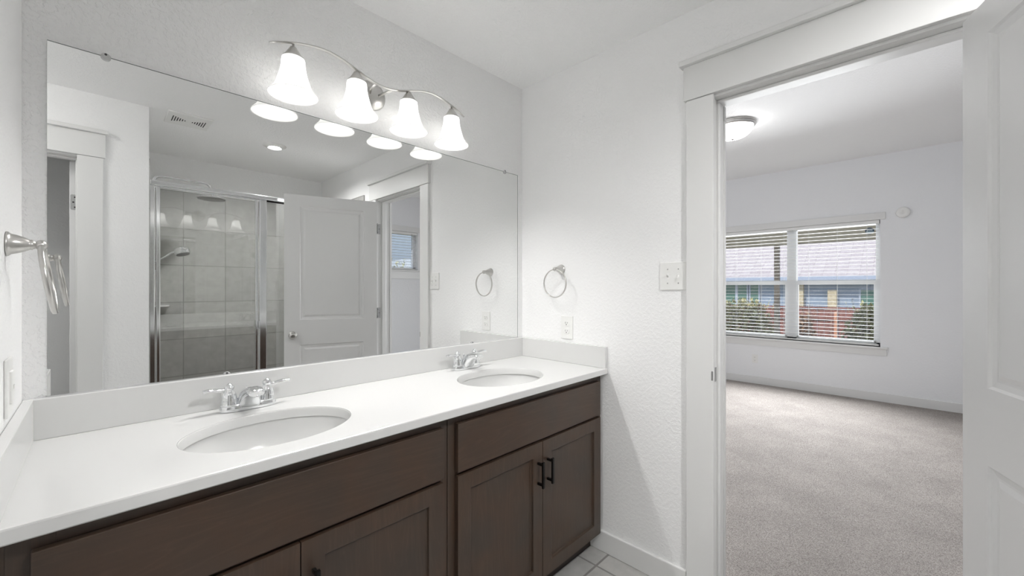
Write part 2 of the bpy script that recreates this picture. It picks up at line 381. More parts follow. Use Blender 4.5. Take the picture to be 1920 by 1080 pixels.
# local: +u along the leaf, -v normal toward vanity (rotated): local y negative side is the visible face
DW, DT, DH = .712, .035, 2.035
pan = [(.115, .60, .20, .825), (.115, .60, 1.025, 1.945)]
prof = [(.006, -.006), (.020, -.009), (.026, -.009), (.040, -.004)]
bm = new()
X, Z = Vector((1,0,0)), Vector((0,0,1))
panelled(bm, X, Z, Vector((0,-1,0)), Vector((0,-DT,.012)), 0.004, DW, 0, DH-.012, [(p[0],p[1],p[2]-.012,p[3]-.012) for p in pan], prof, DT/2)
panelled(bm, X, Z, Vector((0,1,0)), Vector((0,0,.012)), 0.004, DW, 0, DH-.012, [(p[0],p[1],p[2]-.012,p[3]-.012) for p in pan], prof, DT/2)
bmesh.ops.remove_doubles(bm, verts=bm.verts, dist=1e-5)
leaf = obj('door_leaf', bm, M['door'], d1, local=True)
for s, y in ((-1, -DT), (1, 0)):
    bm = new()
    lathe(bm, [(.032,0),(.032,.004),(.027,.009),(.014,.012),(.012,.026),(.018,.034),(.027,.046),(.028,.055),(.023,.063),(.010,.067),(.004,.066)], (DW-.062, y, .905), (0,s,0), 32)
    obj('door_knob', bm, M['nickel'], d1, local=True)
for z in (.24, 1.065, 1.805):
    bm = new(); lathe(bm, [(.006,0),(.006,.09)], (-.002, .0, z-.045), (0,0,1), 12)
    box(bm, -.004, .0, -.032, -.002, z-.045, z+.045, .001)
    obj('hinge', bm, M['satin'], d1, local=True)
for z in (.24, 1.065, 1.805):
    bm = new(); box(bm, -.012, .03, DY1, DY1+.0025, z-.045, z+.045, .001); obj('hinge_leaf', bm, M['satin'], t1)
    bm = new()
    for k in (-.03, 0, .03): lathe(bm, [(.0035,0),(.0035,.001)], (.004+(.012 if k == 0 else 0), DY1+.0025, z+k), (0,1,0), 10)
    obj('hinge_screws', bm, M['dark'], t1)

# closet door standing open into the closet (door_2): only its hinge edge and face show in the mirror
d2 = holder('door_2', (CX1-.004, -1.995, 0))
bm = new(); box(bm, CX1-.039, CX1-.004, -2.70, -1.996, .012, 2.045, .0015); obj('door_leaf', bm, M['door'], d2)
bm = new(); lathe(bm, [(.010,0),(.010,.0022)], (0,0,0), (0,1,0), 8)
bm.free(); bm = new()
hz = 1.80; c4 = [(CX1-.006, hz-.046), (CX1-.006, hz+.046)]
P = [(CX1-.005, hz-.046), (CX1-.005, hz+.046)]
for k in range(7): t = PI/2*k/6; P.append((CX1-.027-.008*math.sin(t), hz+.038+.008*math.cos(t)))
for k in range(7): t = PI/2*k/6; P.append((CX1-.027-.008*math.cos(t), hz-.038-.008*math.sin(t)))
loft(bm, [[Vector((x, y, z)) for x, z in P] for y in (-1.996, -1.9935)], smooth=False)
hl_ = obj('hinge_leaf', bm, M['satin'], d2)
bm = new()
for x, z in ((CX1-.016, hz+.030), (CX1-.023, hz), (CX1-.016, hz-.030)): lathe(bm, [(.0045,0),(.0045,.0008)], (x, -1.9935, z), (0,1,0), 12)
obj('hinge_screws', bm, M['dark'], hl_)

# ================================================================== VANITY
def panel_pull(name, x, z, parent):
    bm = new(); y = -.545
    box(bm, x-.0055, x+.0055, y-.033, y-.024, z-.052, z+.052, .0012)
    for s in (-1, 1): box(bm, x-.0045, x+.0045, y-.026, y, z+s*.040-.0045, z+s*.040+.0045, .001)
    obj(name, bm, M['black'], parent)
def base_cabinet(x0, x1, label):
    root = thing('vanity_cabinet', label, 'cabinet', ((x0+x1)/2, -.27, 0), 0, 'sink base cabinets under the countertop')
    zt = .862
    bm = new()
    # face frame
    box(bm, x0, x0+.058, -.527, -.508, .095, zt, .001); obj('frame_stile', bm, M['wood_v'], root)
    bm = new(); box(bm, x1-.028, x1, -.527, -.508, .095, zt, .001); obj('frame_stile', bm, M['wood_v'], root)
    for (z0, z1) in ((zt-.03, zt), (.650, .690), (.095, .125)):
        bm = new(); box(bm, x0+.058, x1-.028, -.527, -.508, z0, z1, .001); obj('frame_rail', bm, M['wood_h'], root)
    bm = new()
    box(bm, x0, x0+.016, -.508, -.004, .095, zt); box(bm, x1-.016, x1, -.508, -.004, .095, zt); box(bm, x0+.016, x1-.016, -.508, -.004, .095, .111); box(bm, x0+.016, x1-.016, -.012, -.004, .111, .70)
    obj('cabinet_box', bm, M['wood_v'], root)
    bm = new(); box(bm, x0, x1, -.475, -.46, 0, .095); obj('toe_kick', bm, M['toekick'], root)
    a, b = x0+.030, x1-.026; mid = (a+b)/2
    bm = new(); box(bm, a, b, -.545, -.527, .672, .834, .0018); obj('drawer_front', bm, M['wood_h'], root)
    for (u0, u1, hx) in ((a, mid-.0015, mid-.030), (mid+.0015, b, mid+.030)):
        d = bpy.data.objects.new('cabinet_door', None)
        bm = new()
        panelled(bm, X, Z, Vector((0,-1,0)), Vector((0,-.545,0)), u0, u1, .100, .660, [(u0+.054, u1-.054, .154, .606)], [(.002, -.001), (.0035, -.0085), (.006,-.010)], .018)
        # back
        P = [bm.verts.new(q) for q in ((u0,-.527,.1),(u0,-.527,.66),(u1,-.527,.66),(u1,-.527,.1))]; bm.faces.new(P)
        bmesh.ops.remove_doubles(bm, verts=bm.verts, dist=1e-5)
        bpy.data.objects.remove(d)
        dd = obj('cabinet_door', bm, M['wood_v'], root)
        panel_pull('handle', hx, .540, dd)
    return root
base_cabinet(-1.843, -.932, 'dark stained wooden sink cabinet under the near basin, left of the pair')
base_cabinet(-.930, -.006, 'dark stained wooden sink cabinet against the right wall, under the far basin')
bm = new(); box(bm, -1.866, -1.843, -.527, -.508, .095, .862); tag(obj('filler_strip', bm, M['wood_v']), 'narrow dark wood filler strip closing the gap at the left wall beside the cabinets', 'filler strip')

# countertop with two undermounted basins
CT, CB = .895, .866
top = thing('vanity_countertop', 'long white cultured marble double vanity countertop with backsplash', 'countertop', (-.933, -.28, CB))
sinks = [(-1.386, -.328), (-.489, -.328)]; SA, SBr = .208, .160
bm = new()
def ell(cx, cy, a, b, z, n=64): return [bm.verts.new((cx+a*math.cos(2*PI*k/n), cy+b*math.sin(2*PI*k/n), z)) for k in range(n)]
xl, xr, yf, yb = -1.865, -.001, -.565, -.0005
e = .004
outer = [bm.verts.new(p) for p in ((xl,yf+e,CT),(xr,yf+e,CT),(xr,yb,CT),(xl,yb,CT))]
edges = [bm.edges.new((outer[i], outer[(i+1) % 4])) for i in range(4)]
rims = []
for (cx, cy) in sinks:
    r = ell(cx, cy, SA+.003, SBr+.003, CT); rims.append(r)
    edges += [bm.edges.new((r[i], r[(i+1) % len(r)])) for i in range(len(r))]
bmesh.ops.triangle_fill(bm, use_beauty=True, edges=edges)
# remove faces inside holes
for f in [f for f in bm.faces if any(((f.calc_center_median().x-cx)/(SA+.003))**2 + ((f.calc_center_median().y-cy)/(SBr+.003))**2 < .93 and all(v in set(r) for v in f.verts) for (cx, cy), r in zip(sinks, rims))]: bm.faces.remove(f)
for (cx, cy), r in zip(sinks, rims):
    p = r
    for (da, z) in ((.001, CT-.001), (0, CT-.003), (0, CB)):
        q = ell(cx, cy, SA+da, SBr+da, z)
        for k in range(64):
            f = bm.faces.new((p[k], p[(k+1) % 64], q[(k+1) % 64], q[k])); f.smooth = True
        p = q
prev = [outer[0], outer[1]]
for (y, z) in ((yf+e*.3, CT-e*.3), (yf, CT-e), (yf, CB+.003), (yf+.003, CB), (-.5, CB)):
    q = [bm.verts.new((xl,y,z)), bm.verts.new((xr,y,z))]; bm.faces.new((prev[0], prev[1], q[1], q[0])); prev = q
obj('slab', bm, M['marble'], top, recalc=False)
for (cx, cy) in sinks:
    bm = new(); n = 64; prev = None
    pr = [(1.035, 0.0), (1.03,-.004), (1.0,-.03), (.93,-.065), (.80,-.098), (.58,-.122), (.30,-.133), (.10,-.137)]
    for s, dz in pr:
        q = [bm.verts.new((cx+(SA*s)*math.cos(2*PI*k/n), cy+(SBr*s)*math.sin(2*PI*k/n), CB+dz)) for k in range(n)]
        if prev:
            for k in range(n):
                f = bm.faces.new((prev[k], q[k], q[(k+1) % n], prev[(k+1) % n])); f.smooth = True
        prev = q
    bk = obj('sink_basin', bm, M['marble'], top, recalc=False)
    bm = new(); lathe(bm, [(.0,.0),(.026,.0),(.024,.004),(.016,.005),(.014,.001),(.001,.001)], (cx, cy, CB-.138), (0,0,1), 28, False, False); obj('drain', bm, M['chrome'], bk)
bm = new(); box(bm, -1.865, -.001, -.02, -.0005, CT, 1.0, .002); obj('backsplash', bm, M['marble'], top)
bm = new(); box(bm, -.0205, -.001, -.563, -.02, CT, .9995, .002); obj('side_splash', bm, M['marble'], top)
bm = new(); box(bm, -1.865, -1.846, -.563, -.02, CT, .9995, .002); obj('side_splash', bm, M['marble'], top)

# faucets
def faucet():
    root = thing('faucet', 'chrome two-handle centerset faucet behind the near basin', 'faucet', (0,0,0), 0, 'chrome faucets on the vanity')
    bm = new()
    loft(bm, [section((0,0,z), X, Vector((0,1,0)), a, b, 40, 3.2) for (z, a, b) in ((0,.078,.0275),(.004,.079,.0285),(.016,.077,.0275),(.021,.073,.0245),(.022,.068,.021))])
    obj('base_plate', bm, M['chrome'], root, local=True)
    bm = new(); secs = []
    # path of spout: (y, z, half width, half height, tilt)
    for (y, z, hw, hh, t) in ((-.004,.010,.035,.027,0),(-.008,.024,.033,.028,12),(-.017,.040,.0305,.0275,30),(-.034,.0545,.0275,.023,52),(-.058,.0645,.0245,.0170,74),(-.080,.068,.0225,.0125,90),(-.097,.065,.0215,.0105,104),(-.101,.063,.019,.0085,106)):
        tr = math.radians(t); d = Vector((0, -math.sin(tr), math.cos(tr))); w = X.cross(d)
        secs.append(section((0,y,z), X, w, hw, hh, 28, 2.8))
    loft(bm, secs); sp = obj('spout', bm, M['chrome'], root, local=True)
    bm = new(); lathe(bm, [(.0098,0),(.0098,.007),(.008,.0075),(.0078,.002)], (0,-.090,.058), (0,-.1,-1), 20); obj('aerator', bm, M['chrome'], sp, local=True)
    bm = new(); lathe(bm, [(.003,0),(.003,.038),(.0052,.040),(.0058,.045),(.004,.049),(.001,.05)], (0,.020,.018), (0,0,1), 14); obj('lift_rod', bm, M['chrome'], root, local=True)
    for s in (-1, 1):
        bm = new(); c = (s*.0525, 0, .020)
        lathe(bm, [(.0235,0),(.0235,.003),(.0222,.006),(.0220,.016),(.0205,.028),(.0170,.038),(.0120,.045),(.011,.048),(.014,.051),(.0135,.058),(.009,.063),(.0055,.067),(.001,.069)], c, (0,0,1), 32)
        h = obj('handle_body', bm, M['chrome'], root, local=True)
        bm = new(); pts = smooth_path([(s*.054,0,.070),(s*.070,-.001,.0685),(s*.088,-.003,.0715),(s*.106,-.005,.0745),(s*.122,-.006,.072)], 5)
        n = len(pts); secs = []
        for i, p in enumerate(pts):
            t = i/(n-1); hw = (.0085+.0040*math.sin(t*PI*.9)) if i < n-1 else .005; hh = .0066*(1-t)+.0050*t
            d = (pts[min(i+1,n-1)]-pts[max(i-1,0)]).normalized(); w = d.cross(Vector((0,1,0)))
            secs.append(section(p, (0,1,0), w, hw, hh, 16))
        loft(bm, secs); obj('lever', bm, M['chrome'], h, local=True)
    return root
f1 = faucet(); f2 = dup(f1)
f1.location = (-1.389, -.075, CT+.0004); f2.location = (-.481, -.075, CT+.0004)
f2['label'] = 'chrome two-handle centerset faucet behind the far basin near the right wall'

# mirror
mr = thing('wall_mirror', 'large frameless rectangular vanity mirror filling the wall above the backsplash', 'mirror', (-.934, 0, 1.003))
bm = new(); box(bm, -1.824, -.045, -.0055, -.0008, 1.003, 1.930); obj('mirror_pane', bm, M['mirror'], mr)
bm = new(); box(bm, -1.824, -.045, -.0062, -.0056, 1.9284, 1.930); obj('polished_edge', bm, M['mirror_edge'], mr)
bm = new(); box(bm, -.0466, -.045, -.0062, -.0056, 1.003, 1.9284); obj('polished_edge', bm, M['mirror_edge'], mr)
bm = new(); box(bm, -1.826, -.043, -.0085, -.0008, 1.0005, 1.003); obj('mounting_channel', bm, M['alu'], mr)
for (x, z) in ((-1.716, 1.930), (-.150, 1.930), (-1.435, 1.001), (-.385, 1.001)):
    bm = new(); lathe(bm, [(.0105,0),(.0105,.0025),(.008,.004)], (x, -.0056, z-.002), (0,-1,0), 20)
    cp = obj('mirror_clip', bm, M['clip'], mr)
    bm = new(); lathe(bm, [(.003,0),(.003,.001)], (x, -.0096, z+.004), (0,-1,0), 10); obj('screw', bm, M['dark'], cp)

# vanity light
vl = thing('vanity_light', 'brushed nickel four-light bar with white bell shades above the mirror', 'light fixture', (-.93, 0, 2.087))
LY = -.108; VX = -.93
bm = new(); lathe(bm, [(.060,0),(.060,.006),(.056,.012),(.050,.014),(.046,.020),(.030,.026),(.010,.029),(.001,.029)], (VX, -.0005, 2.088), (0,-1,0), 44); obj('canopy', bm, M['nickel'], vl)
zb = lambda u: 2.112 + .026*(-math.cos(2*PI*abs(u)/.46))*(1 if abs(u) < .23 else 1) if abs(u) < .23 else 2.138 - .052*((abs(u)-.23)/.19)**1.7
bm = new(); pts = [(VX+u, LY, zb(u)) for u in [(-.408+.816*k/60) for k in range(61)]]
secs = []
for i, p in enumerate(pts):
    d = (Vector(pts[min(i+1,60)])-Vector(pts[max(i-1,0)])).normalized(); w = d.cross(Vector((0,1,0))); k = .55+.45*min(1, min(i, 60-i)/4)
    secs.append(section(p, (0,1,0), w, .0085*k, .0038*k, 14))
loft(bm, secs); obj('wave_bar', bm, M['nickel'], vl)
for s in (-1, 1):
    bm = new(); tube(bm, [(VX+s*.018, -.022, 2.085), (VX+s*.03, -.06, 2.09), (VX+s*.036, LY, zb(.036))], .005, 12); obj('support_arm', bm, M['nickel'], vl)
SHZ = 2.070
for u in (-.335, -.112, .112, .335):
    x = VX+u; zt = zb(u)
    bm = new(); lathe(bm, [(.004,zt-SHZ),(.004,.034),(.011,.033),(.013,.028),(.016,.024),(.022,.014),(.029,.004),(.034,-.001),(.034,-.005),(.028,-.004),(.002,-.002)], (x, LY, SHZ), (0,0,1), 32)
    obj('socket_cap', bm, M['nickel'], vl)
    bm = new(); pr = [(.030,-.002),(.0355,-.006),(.0368,-.018),(.0372,-.030),(.0400,-.046),(.0445,-.064),(.0500,-.082),(.0545,-.096),(.0600,-.107),(.0680,-.117),(.0765,-.126),(.0782,-.130)]
    inner = [(r-.0025, h+.0003) for r, h in pr[::-1]]
    lathe(bm, pr + inner, (x, LY, SHZ), (0,0,1), 48, False, False)
    sh = obj('lamp_shade', bm, M['shade'], vl)
    bm = new(); lathe(bm, [(.011,0),(.013,-.02),(.024,-.040),(.0285,-.055),(.027,-.068),(.018,-.080),(.001,-.084)], (x, LY, SHZ-.012), (0,0,1), 24, True, False)
    obj('bulb', bm, M['bulb'], sh)

# towel rings
def ringset(label, ax, loc, tilt=0):
    """built for a wall with outward direction +X local"""
    root = thing('towel_ring', label, 'towel ring', loc, 0 if ax > 0 else PI, 'brushed nickel towel rings')
    bm = new(); lathe(bm, [(.0255,0),(.0255,.003),(.023,.006),(.0215,.008),(.0195,.016),(.0155,.028),(.0115,.036),(.0105,.038),(.0115,.040),(.0085,.043),(.007,.050)], (0,0,0), (1,0,0), 36)
    sphere(bm, (.055,0,0), .0115); obj('mounting_post', bm, M['nickel'], root, local=True)
    bm = new(); R, n = .073, 72; secs = []
    ct, st = math.cos(tilt), math.sin(tilt)
    for k in range(n):
        t = 2*PI*k/n; dy, dz = math.sin(t), math.cos(t)
        c = Vector((.055 + st*(1-dz)*R, R*dy, -R*ct*(1-dz)-.002)); rad = Vector((-st*dz, dy, ct*dz)); nx = Vector((ct,0,st))
        secs.append(section(c, rad, nx, .0032, .0055, 12))
    rings = [[bm.verts.new(p) for p in s] for s in secs]
    for i in range(n):
        for k in range(12):
            f = bm.faces.new((rings[i][k], rings[i][(k+1) % 12], rings[(i+1) % n][(k+1) % 12], rings[(i+1) % n][k])); f.smooth = True
    obj('ring', bm, M['nickel'], root, local=True)
    return root
ringset('brushed nickel towel ring on the right wall above the outlet', -1, (-.0005, -.284, 1.383))
ringset('brushed nickel towel ring seen edge-on on the left wall at the photo edge', 1, (-1.8655, -.270, 1.376), .16).scale = (.87, 1, 1)

# outlets & switches: local: plate in YZ plane, outward +X
def plate(name, label, cat, loc, rotz, w=.070, h=.115):
    root = thing(name, label, cat, loc, rotz)
    bm = new(); box(bm, .0002, .0055, -w/2, w/2, -h/2, h/2, .002); obj('cover_plate', bm, M['plastic'], root, local=True); return root
def receptacle(root, z, gfci=False):
    bm = new(); secs = []
    loft(bm, [section((x,0,z), (0,1,0), (0,0,1), .0165*k, .0145*k, 24, 3) for x, k in ((.004,1.0),(.0078,1.0),(.0086,.94))]); r = obj('receptacle', bm, M['plastic'], root, local=True)
    bm = new(); box(bm, .0084, .0089, -.0075, -.0058, z-.001, z+.008); box(bm, .0084, .0089, .0055, .0072, z, z+.007); lathe(bm, [(.0026,0),(.0026,.0006)], (.0084,0,z-.006), (1,0,0), 12); obj('slots', bm, M['dark'], r, local=True)
o1 = plate('wall_outlet', 'white duplex outlet on the right wall just above the side splash', 'outlet', (0,-.3235,1.077), PI, .075, .120)
for z in (.0205, -.0205): receptacle(o1, z)
o2 = plate('wall_outlet', 'small white duplex outlet low on the bedroom wall under the window', 'outlet', (4.45,-.137,.335), PI)
for z in (.0195, -.0195): receptacle(o2, z)
o3 = plate('wall_outlet', 'white rectangular-face outlet low on the left wall beside the mirror', 'outlet', (-1.866,-.262,1.077), 0, .075, .120)
bm = new(); box(bm, .004, .0095, -.0165, .0165, -.0335, .0335, .0015); r = obj('receptacle', bm, M['plastic'], o3, local=True)
bm = new(); box(bm, .0095, .0115, -.006, .006, -.004, .004, .0008); obj('test_button', bm, M['plastic'], r, local=True)
sw = plate('light_switch', 'white two-toggle light switch plate between wall and doorway casing', 'light switch', (0,-.8865,1.335), PI, .116, .120)
for y, up in ((-.023, 1), (.023, -1)):
    bm = new(); box(bm, .005, .0062, y-.0055, y+.0055, -.012, .012, .0006); t = obj('toggle_surround', bm, M['plastic'], sw, local=True)
    bm = new(); loft(bm, [section((.006,y,0),(0,1,0),(0,0,1),.0042,.0055,12,4), section((.012,y,up*.006),(0,1,0),(0,0,1),.0036,.0042,12,4), section((.017,y,up*.010),(0,1,0),(0,0,1),.0032,.0034,12,4)]); obj('toggle', bm, M['plastic'], t, local=True)
    for z in (.030, -.030):
        bm = new(); lathe(bm, [(.003,0),(.003,.0012),(.002,.0016)], (.0053,y,z), (1,0,0), 12); obj('screw', bm, M['satin'], sw, local=True)

# ceiling vent and recessed light
cv = thing('ceiling_vent', 'white square exhaust vent grille on the bathroom ceiling', 'vent', (-1.288, -1.945, H))
bm = new(); box(bm, -1.408, -1.168, -2.07, -1.82, H-.012, H, .004); obj('grille', bm, M['plastic'], cv)
bm = new()
for s in (-1, 1):
    bm = new()
    for k in range(6):
        x = -1.288 + s*(.020+.0132*k); L = .010+.0095*k; box(bm, x-.0027, x+.0027, -1.945-L, -1.945+L, H-.0128, H-.0115)
    obj('slots', bm, M['dark'], cv)
rl = thing('recessed_light', 'round recessed ceiling light with white trim over the shower side', 'light fixture', (-.72, -2.085, H))
bm = new(); lathe(bm, [(.085,0),(.084,.004),(.060,.008),(.052,.022),(.050,.022),(.048,.001)], (-.72,-2.085,H), (0,0,-1), 40, False, False); obj('trim_ring', bm, M['plastic'], rl)
bm = new(); lathe(bm, [(.001,.0035),(.047,.0035),(.047,.001)], (-.72,-2.085,H), (0,0,-1), 40, False, False); obj('lens', bm, M['canlens'], rl)

# ================================================================== SHOWER
YS = -2.05
se = thing('shower_enclosure', 'bright metal framed glass shower enclosure with hinged door, seen in the mirror', 'shower enclosure', (-.75, YS, .11))
bm = new(); box(bm, -1.485, -.012, YS-.022, YS+.022, 1.978, 2.012, .008, 3); obj('header', bm, M['alu'], se)
bm = new(); box(bm, -1.485, -.012, YS-.02, YS+.02, .11, .145, .004); obj('sill_rail', bm, M['alu'], se)
for (a, b) in ((-1.485, -1.456), (-.840, -.790), (-.038, -.012)):
    bm = new(); box(bm, a, b, YS-.018, YS+.018, .145, 1.978, .005, 3); obj('post', bm, M['alu'], se)
bm = new(); box(bm, -1.436, -.862, YS-.003, YS+.003, .17, 1.972); gd = obj('door_glass', bm, M['showerglass'], se)
for (a, b) in ((-1.450, -1.428), (-.866, -.848)):
    bm = new(); box(bm, a, b, YS-.012, YS+.012, .155, 1.976, .004, 2); obj('door_stile', bm, M['alu'], gd)
bm = new(); box(bm, -1.428, -.866, YS-.010, YS+.010, .155, .175, .003); obj('door_rail', bm, M['alu'], gd)
bm = new(); box(bm, -1.428, -.866, YS-.006, YS+.006, 1.970, 1.979, .002); obj('door_rail', bm, M['alu'], gd)
bm = new(); box(bm, -.870, -.857, YS+.012, YS+.034, .965, 1.035, .003); box(bm, -.850, -.843, YS+.018, YS+.040, .975, 1.03, .002); box(bm, -.870, -.843, YS+.012, YS+.018, .975, 1.03, .002); obj('pull', bm, M['alu'], gd)
bm = new(); box(bm, -.790, -.038, YS-.003, YS+.003, .145, 1.978); obj('fixed_glass', bm, M['showerglass'], se)
bm = new(); box(bm, -.785, -.040, YS-.006, YS+.006, 1.966, 1.978); obj('gasket', bm, M['black'], se)

rh = thing('rain_shower_head', 'round flat chrome rain shower head on a long bent arm', 'shower head', (-1.485, -2.5, 2.07))
bm = new(); lathe(bm, [(.03,0),(.03,.004),(.02,.010)], (-1.485,-2.5,2.03), (1,0,0), 24)
pts = smooth_path([(-1.48,-2.5,2.03),(-1.455,-2.5,2.045),(-1.435,-2.5,2.085),(-1.415,-2.5,2.125),(-1.37,-2.5,2.14),(-1.25,-2.5,2.139),(-1.14,-2.5,2.138),(-1.095,-2.5,2.128),(-1.074,-2.5,2.10),(-1.070,-2.5,2.06)], 6)
tube(bm, pts, .0095, 14); obj('shower_arm', bm, M['chrome'], rh)
bm = new(); lathe(bm, [(.012,.042),(.014,.03),(.018,.022),(.018,.012),(.03,.009),(.098,.006),(.102,.002),(.102,-.005),(.098,-.008),(.001,-.008)], (-1.070,-2.5,2.022), (0,0,1), 48); pl = obj('shower_plate', bm, M['chrome'], rh)
bm = new(); lathe(bm, [(.094,0),(.094,.002),(.001,.002)], (-1.070,-2.5,2.0138), (0,0,-1), 40); obj('nozzle_face', bm, M['nozzle'], pl)
hs = thing('fixed_shower_head', 'round chrome wall shower head on a short angled arm below the rain head', 'shower head', (-1.485, -2.5, 1.48))
bm = new(); lathe(bm, [(.026,0),(.026,.004),(.015,.010)], (-1.485,-2.5,1.465), (1,0,0), 24); tube(bm, smooth_path([(-1.48,-2.5,1.465),(-1.43,-2.5,1.478),(-1.37,-2.5,1.515),(-1.325,-2.5,1.555),(-1.29,-2.5,1.572)], 5), .009, 12); obj('shower_arm', bm, M['chrome'], hs)
bm = new(); lathe(bm, [(.010,-.03),(.018,-.018),(.044,-.012),(.050,-.004),(.050,.030),(.046,.036),(.001,.037)], (-1.262,-2.5,1.583), (.22,.28,-1), 36); sh_ = obj('spray_head', bm, M['chrome'], hs)
ax = Vector((.22,.28,-1)).normalized(); bm = new(); lathe(bm, [(.043,0),(.043,.002),(.001,.002)], Vector((-1.262,-2.5,1.583))+ax*.0368, ax, 32); obj('nozzle_face', bm, M['nozzle'], sh_)
vv = thing('shower_valve', 'small chrome shower valve knob on the tiled wall', 'valve', (-1.485, -2.5, 1.402))
bm = new(); lathe(bm, [(.034,0),(.034,.004),(.02,.008),(.016,.05),(.022,.055),(.022,.092),(.018,.096),(.001,.096)], (-1.485,-2.5,1.402), (1,0,0), 28); obj('knob', bm, M['chrome'], vv)
bm = new(); n = 16; pts = [(-1.485,-3.008)] + [(-1.485+.19*math.cos(-k*PI/2/n+PI/2-PI/2+PI/2*0), 0) for k in range(0)]
ctr = Vector((-1.485,-3.008,0)); arc = [ctr + Vector((.2*math.cos(t), .2*math.sin(t), 0)) for t in [PI/2*k/n for k in range(n+1)]]
for z0, z1 in ((1.118, 1.138),):
    lo = [bm.verts.new(ctr+Vector((0,0,z0+.0)))]+[bm.verts.new(p+Vector((0,0,z0+.008))) for p in arc]; hi = [bm.verts.new(ctr+Vector((0,0,z1)))]+[bm.verts.new(p+Vector((0,0,z1))) for p in arc]
    bm.faces.new(lo[::-1]); bm.faces.new(hi)
    for k in range(len(lo)): bm.faces.new((lo[k], lo[(k+1) % len(lo)], hi[(k+1) % len(lo)], hi[k]))
tag(obj('corner_shelf', bm, M['marble']), 'small quarter-round corner soap shelf on the tiled shower wall', 'shelf')

# ================================================================== BEDROOM
BX, BYN, BYP = 4.45, -4.29, 2.6
WY0, WY1, WZ0, WZ1 = -1.385, .315, .618, 2.058      # big window
SX0, SX1, SZ0, SZ1 = 1.0, 2.035, 1.580, 2.205       # small high window
bm = new(); box(bm, BX, BX+.15, BYN-.12, WY0, 0, HB); box(bm, BX, BX+.15, WY1, BYP+.12, 0, HB); box(bm, BX, BX+.15, WY0, WY1, 0, WZ0); box(bm, BX, BX+.15, WY0, WY1, WZ1, HB)
struct('wall_bedroom_window', bm, M['wall_bed'])
bm = new(); box(bm, .12, SX0, BYN-.14, BYN, 0, HB); box(bm, SX1, BX, BYN-.14, BYN, 0, HB); box(bm, SX0, SX1, BYN-.14, BYN, 0, SZ0); box(bm, SX0, SX1, BYN-.14, BYN, SZ1, HB)
struct('wall_bedroom_side', bm, M['wall_bed'])
bm = new(); box(bm, 0, BX, BYP, BYP+.12, 0, HB); struct('wall_bedroom_back', bm, M['wall_bed'])
bm = new(); box(bm, .0, .12, .12, BYP, 0, HB); box(bm, 0, .12, BYN-.12, -3.16, 0, HB); struct('wall_bedroom_door_side', bm, M['wall_bed'])
bm = new(); box(bm, 0, BX+.15, BYN-.14, BYP+.12, HB, HB+.1); struct('ceiling_bedroom', bm, M['ceil'])

# window 1: frame, sashes, glass, sill, head
w1 = holder('window_1', (BX, (WY0+WY1)/2, WZ0)); FX = BX+.085
ym = (WY0+WY1)/2
bm = new()
box(bm, FX, FX+.06, WY0, WY0+.035, WZ0, WZ1); box(bm, FX, FX+.06, WY1-.035, WY1, WZ0, WZ1); box(bm, FX, FX+.06, ym-.05, ym+.05, WZ0, WZ1)
box(bm, FX, FX+.06, WY0, WY1, WZ1-.035, WZ1); box(bm, FX, FX+.06, WY0, WY1, WZ0, WZ0+.035)
obj('window_frame', bm, M['vinyl'], w1)
for (a, b) in ((WY0+.03, ym-.045), (ym+.045, WY1-.03)):
    bm = new(); zz0, zz1 = WZ0+.03, 1.375
    box(bm, FX+.008, FX+.03, a, a+.028, zz0, zz1, .002); box(bm, FX+.008, FX+.03, b-.028, b, zz0, zz1, .002); box(bm, FX+.008, FX+.03, a, b, zz0, zz0+.03, .002); box(bm, FX+.006, FX+.034, a, b, zz1-.048, zz1, .002)
    obj('lower_sash', bm, M['vinyl'], w1)
    bm = new(); box(bm, FX+.034, FX+.05, a, b, zz1-.04, zz1-.005, .002); box(bm, FX+.034, FX+.05, a, a+.012, zz1, WZ1-.03); box(bm, FX+.034, FX+.05, b-.012, b, zz1, WZ1-.03); obj('upper_sash', bm, M['vinyl'], w1)
    bm = new(); box(bm, FX+.017, FX+.020, a+.02, b-.02, zz0+.02, zz1-.03); obj('glass_pane', bm, M['glass'], w1)
    bm = new(); box(bm, FX+.040, FX+.043, a, b, zz1-.02, WZ1-.03); obj('glass_pane', bm, M['glass'], w1)
bm = new(); box(bm, BX-.035, FX, WY0-.065, WY1+.065, WZ0-.022, WZ0, .004); obj('window_sill', bm, M['trim'], w1)
bm = new(); box(bm, BX-.016, BX, WY0-.055, WY1+.055, WZ0-.098, WZ0-.022, .002); obj('apron', bm, M['trim'], w1)
bm = new(); box(bm, BX-.016, BX, WY0-.045, WY1+.045, WZ1, WZ1+.078, .003); obj('head_casing', bm, M['trim'], w1)
w2 = holder('window_2', ((SX0+SX1)/2, BYN, SZ0)); FY = BYN-.075
bm = new(); box(bm, SX0, SX0+.04, FY-.05, FY, SZ0, SZ1); box(bm, SX1-.04, SX1, FY-.05, FY, SZ0, SZ1); box(bm, SX0, SX1, FY-.05, FY, SZ1-.04, SZ1); box(bm, SX0, SX1, FY-.05, FY, SZ0, SZ0+.04)
obj('window_frame', bm, M['vinyl'], w2)
bm = new(); box(bm, SX0+.03, SX1-.03, FY-.03, FY-.027, SZ0+.03, SZ1-.03); obj('glass_pane', bm, M['glass'], w2)
bm = new(); box(bm, SX0-.06, SX1+.06, FY, BYN+.035, SZ0-.022, SZ0, .004); obj('window_sill', bm, M['trim'], w2)
bm = new(); box(bm, SX0-.05, SX1+.05, BYN, BYN+.016, SZ0-.145, SZ0-.022, .002); obj('apron', bm, M['trim'], w2)
bm = new(); box(bm, SX0-.05, SX1+.05, BYN, BYN+.016, SZ1, SZ1+.09, .003); obj('head_casing', bm, M['trim'], w2)

